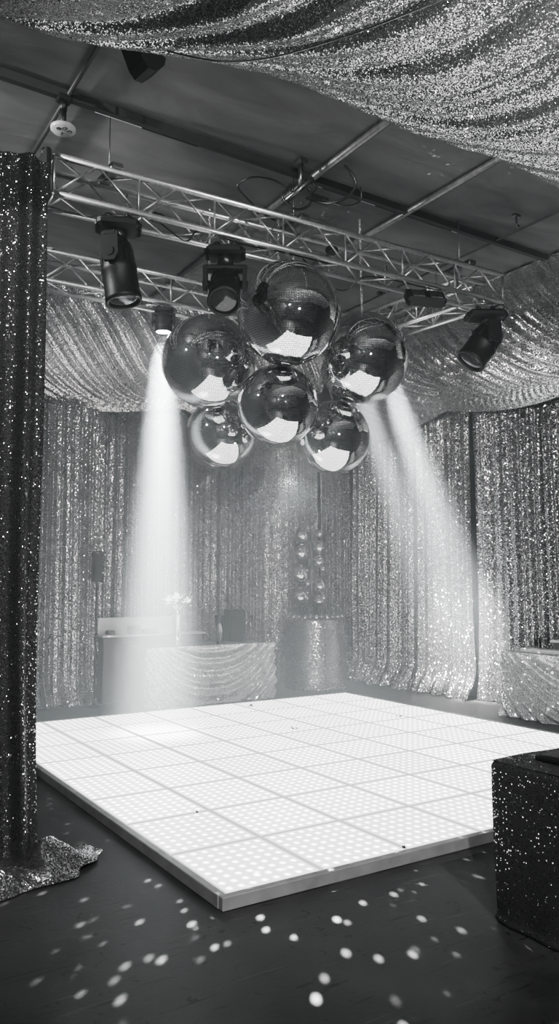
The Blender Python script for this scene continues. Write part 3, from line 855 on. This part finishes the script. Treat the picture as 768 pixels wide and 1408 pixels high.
# trumpet vase with white flowers
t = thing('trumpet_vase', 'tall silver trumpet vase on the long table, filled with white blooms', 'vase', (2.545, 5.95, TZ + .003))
b = MB(); b.lathe([(.001, .0), (.08, .0), (.082, .012), (.05, .05), (.052, .2), (.064, .40), (.085, .53), (.08, .53), (.06, .40), (.046, .2), (.03, .06), (.001, .06)], 28); b.build('vase_body', M_SILVER, t)
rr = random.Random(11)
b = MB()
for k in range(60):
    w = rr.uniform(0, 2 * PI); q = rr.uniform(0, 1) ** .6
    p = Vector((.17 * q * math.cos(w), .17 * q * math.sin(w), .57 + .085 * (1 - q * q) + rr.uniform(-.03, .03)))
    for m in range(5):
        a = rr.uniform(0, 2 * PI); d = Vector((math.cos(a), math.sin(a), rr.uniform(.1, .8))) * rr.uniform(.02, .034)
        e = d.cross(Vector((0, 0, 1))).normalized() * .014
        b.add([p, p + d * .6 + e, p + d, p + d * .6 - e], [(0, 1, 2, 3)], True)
b.build('white_blooms', M_BLOOM_GLOW, t)
t = thing('glass_vase', 'clear glass vase with flared rim on the long table next to the black speaker', 'vase', (3.17, 5.93, TZ + .003))
b = MB(); b.lathe([(.001, 0), (.05, 0), (.052, .02), (.05, .12), (.072, .38), (.067, .38), (.045, .12), (.044, .03), (.001, .03)], 28); b.build('vase_body', M_CLEAR, t)
b = MB()
for k in range(14):
    w = rr.uniform(0, 6.28); q = rr.uniform(0, .03)
    b.tube([(q * math.cos(w), q * math.sin(w), .035), (q * 1.4 * math.cos(w), q * 1.4 * math.sin(w), rr.uniform(.30, .44))], .003, 5)
b.build('stems', M_SILVER, t)
t = thing('table_speaker', 'small black box speaker standing on the end of the long table', 'speaker', (3.56, 6.22, TZ + .003))
b = MB(); b.box((0, 0, .225), (.25, .19, .45), None, .012); b.build('cabinet', M_BLACK, t)
b = MB(); b.box((0, -.098, .225), (.21, .006, .40), None, .002); b.build('grille', M_BLACK2, t)
t = thing('column_speaker', 'slim black column speaker on a thin pole between curtain and bar', 'speaker', (1.585, 6.36, 0))
b = MB(); b.box((0, 0, 1.79), (.12, .10, .40), None, .012); b.build('cabinet', M_BLACK, t)
b = MB(); b.box((0, -.053, 1.79), (.095, .006, .37), None, .002); b.build('grille', M_BLACK2, t)
b = MB(); b.tube([(.0, 0, .02), (.0, 0, 1.60)], .012, 8); b.build('pole', M_BLACK, t)
b = MB(); b.lathe([(.14, .001), (.14, .014), (.03, .022), (.015, .05)], 24); b.build('foot', M_BLACK, t)

# ------------------------------------------------------------------ scraps on the dance floor
def scrap(x, y, s, lab, mat=M_LEAF):
    b = MB(); rr = random.Random(int(x * 100))
    for k in range(3):
        a = rr.uniform(0, 6.28); d = Vector((math.cos(a), math.sin(a), .25)) * s; e = Vector((-math.sin(a), math.cos(a), .1)) * s * .5
        p = Vector((x, y, ZF + .003))
        b.add([p, p + d * .5 + e, p + d + Vector((0, 0, s * .4)), p + d * .5 - e], [(0, 1, 2, 3)], True)
    tag(b.build('fallen_petal', mat), lab, 'petal', 'dark scraps on the dance floor')
scrap(2.68, 3.38, .045, 'dark curled petal near the middle of the lit dance floor')
scrap(4.08, 3.36, .04, 'pale brown petal on the dance floor toward the side table', M_STEEL)
scrap(.50, 1.285, .02, 'tiny dark scrap on a seam near the front corner of the dance floor')
scrap(1.18, .02, .02, 'tiny dark scrap at the front edge of the dance floor')
scrap(3.05, 4.88, .05, 'flat dark scrap close to the far edge of the dance floor', M_STEEL)

# ------------------------------------------------------------------ lights
def spot(name, loc, target, power, size, blend=1.0, radius=.04):
    l = bpy.data.lights.new(name, 'SPOT'); l.energy = power; l.spot_size = size; l.spot_blend = blend; l.shadow_soft_size = radius
    o = bpy.data.objects.new(name, l); col.objects.link(o); o.location = loc
    o.rotation_euler = (Vector(target) - Vector(loc)).to_track_quat('-Z', 'Y').to_euler()
    return o
spot('beam_lamp', (1.40, 3.95, 4.17), (1.40, 3.98, 0), 95000, math.radians(16), 1, .13)
spot('beam_lamp', (4.34, 3.75, 4.12), (6.1, 4.05, .75), 36000, math.radians(18), 1, .13)
spot('beam_lamp', (4.19, 4.17, 4.12), (6.1, 4.75, .9), 20000, math.radians(15), 1, .13)

spot('unseen_fill_spot', (-2.6, -5.2, 4.0), (-.4, 1.2, 2.3), 1300, math.radians(100), .6, .05)  # spots put in out of view for sequin sparkle and brighter drapes
spot('unseen_fill_spot', (-.9, -5.0, 5.3), (2.2, 3.5, 2.5), 1400, math.radians(80), .6, .05)
spot('unseen_fill_spot', (-2.9, 2.6, 4.9), (5.6, 3.0, 4.3), 1100, math.radians(50), .8, .05)
spot('unseen_fill_spot', (.4, -5.2, 3.0), (3.2, 6.2, 4.8), 1500, math.radians(42), .8, .05)

# light thrown back by the mirror balls: a lamp broken into many small rays
l = bpy.data.lights.new('mirror_sparkle', 'POINT'); l.energy = 5000; l.shadow_soft_size = .012
l.use_nodes = True; nt = l.node_tree; L = nt.links.new
em = nt.nodes.get('Emission')
tcn = N(nt, 'ShaderNodeTexCoord')
vo = N(nt, 'ShaderNodeTexVoronoi', i_Scale=50.0); vo.voronoi_dimensions = '3D'
L(tcn.outputs['Normal'], vo.inputs['Vector'])
mr = N(nt, 'ShaderNodeMapRange'); mr.interpolation_type = 'SMOOTHSTEP'
mr.inputs['From Min'].default_value = .13; mr.inputs['From Max'].default_value = .21; mr.inputs['To Min'].default_value = 1; mr.inputs['To Max'].default_value = 0
L(vo.outputs['Distance'], mr.inputs['Value'])
sz = N(nt, 'ShaderNodeSeparateXYZ'); L(tcn.outputs['Normal'], sz.inputs[0])
dw = N(nt, 'ShaderNodeMapRange'); dw.inputs['From Min'].default_value = -.45; dw.inputs['From Max'].default_value = -.1
dw.inputs['To Min'].default_value = 1; dw.inputs['To Max'].default_value = .4
L(sz.outputs['Z'], dw.inputs['Value'])
mm = N(nt, 'ShaderNodeMath', operation='MULTIPLY'); L(mr.outputs['Result'], mm.inputs[0]); L(dw.outputs['Result'], mm.inputs[1])
sr = N(nt, 'ShaderNodeSeparateColor'); L(vo.outputs['Color'], sr.inputs['Color'])
pw = N(nt, 'ShaderNodeMath', operation='POWER'); pw.inputs[1].default_value = 1.1; L(sr.outputs['Red'], pw.inputs[0])
m2 = N(nt, 'ShaderNodeMath', operation='MULTIPLY'); L(mm.outputs[0], m2.inputs[0]); L(pw.outputs[0], m2.inputs[1])
L(m2.outputs[0], em.inputs['Strength'])
o = bpy.data.objects.new('mirror_sparkle', l); col.objects.link(o); o.location = (2.35, 2.95, 2.60)


# haze hanging in the hall
w = bpy.data.worlds.new('hall'); sc.world = w; w.use_nodes = True; nt = w.node_tree
nt.nodes['Background'].inputs['Color'].default_value = (.9, 1, 1, 1); nt.nodes['Background'].inputs['Strength'].default_value = .0
vs = N(nt, 'ShaderNodeVolumeScatter'); vs.inputs['Color'].default_value = (.90, .985, 1, 1); vs.inputs['Density'].default_value = .05
vs.inputs['Anisotropy'].default_value = .2
L = nt.links.new
gp = N(nt, 'ShaderNodeNewGeometry'); xyz = N(nt, 'ShaderNodeSeparateXYZ'); L(gp.outputs['Position'], xyz.inputs[0])
hy_ = N(nt, 'ShaderNodeMapRange', interpolation_type='SMOOTHSTEP'); hy_.inputs['From Min'].default_value = 1.0; hy_.inputs['From Max'].default_value = 4.6
L(xyz.outputs['Y'], hy_.inputs['Value'])
hz_ = N(nt, 'ShaderNodeMapRange', interpolation_type='SMOOTHSTEP'); hz_.inputs['From Min'].default_value = 3.7; hz_.inputs['From Max'].default_value = 4.9
hz_.inputs['To Min'].default_value = 1; hz_.inputs['To Max'].default_value = 0
L(xyz.outputs['Z'], hz_.inputs['Value'])
hm = N(nt, 'ShaderNodeMath', operation='MULTIPLY'); L(hy_.outputs['Result'], hm.inputs[0]); L(hz_.outputs['Result'], hm.inputs[1])
ha = N(nt, 'ShaderNodeMath', operation='MULTIPLY_ADD'); ha.inputs[1].default_value = .075; ha.inputs[2].default_value = .004
L(hm.outputs[0], ha.inputs[0]); L(ha.outputs[0], vs.inputs['Density'])
L(vs.outputs[0], nt.nodes['World Output'].inputs['Volume'])

# ------------------------------------------------------------------ camera
cd = bpy.data.cameras.new('camera'); cam = bpy.data.objects.new('camera', cd); col.objects.link(cam)
cam.location = (-1.9395, -3.5049, 1.6)
cam.rotation_euler = (PI / 2 + .0883, 0, -.5719)
cd.sensor_fit = 'VERTICAL'; cd.sensor_height = 36; cd.lens = 1075 / 1408 * 36
cd.clip_start = .05; cd.clip_end = 60
sc.camera = cam
sc.view_settings.view_transform = 'AgX'
sc.view_settings.look = 'AgX - Medium High Contrast'
sc.view_settings.exposure = 0
sc.cycles.max_bounces = 6
sc.cycles.volume_bounces = 0
sc.cycles.caustics_reflective = True
sc.cycles.sample_clamp_indirect = 6.0
sc.cycles.volume_step_rate = 4.0
sc.cycles.volume_max_steps = 8
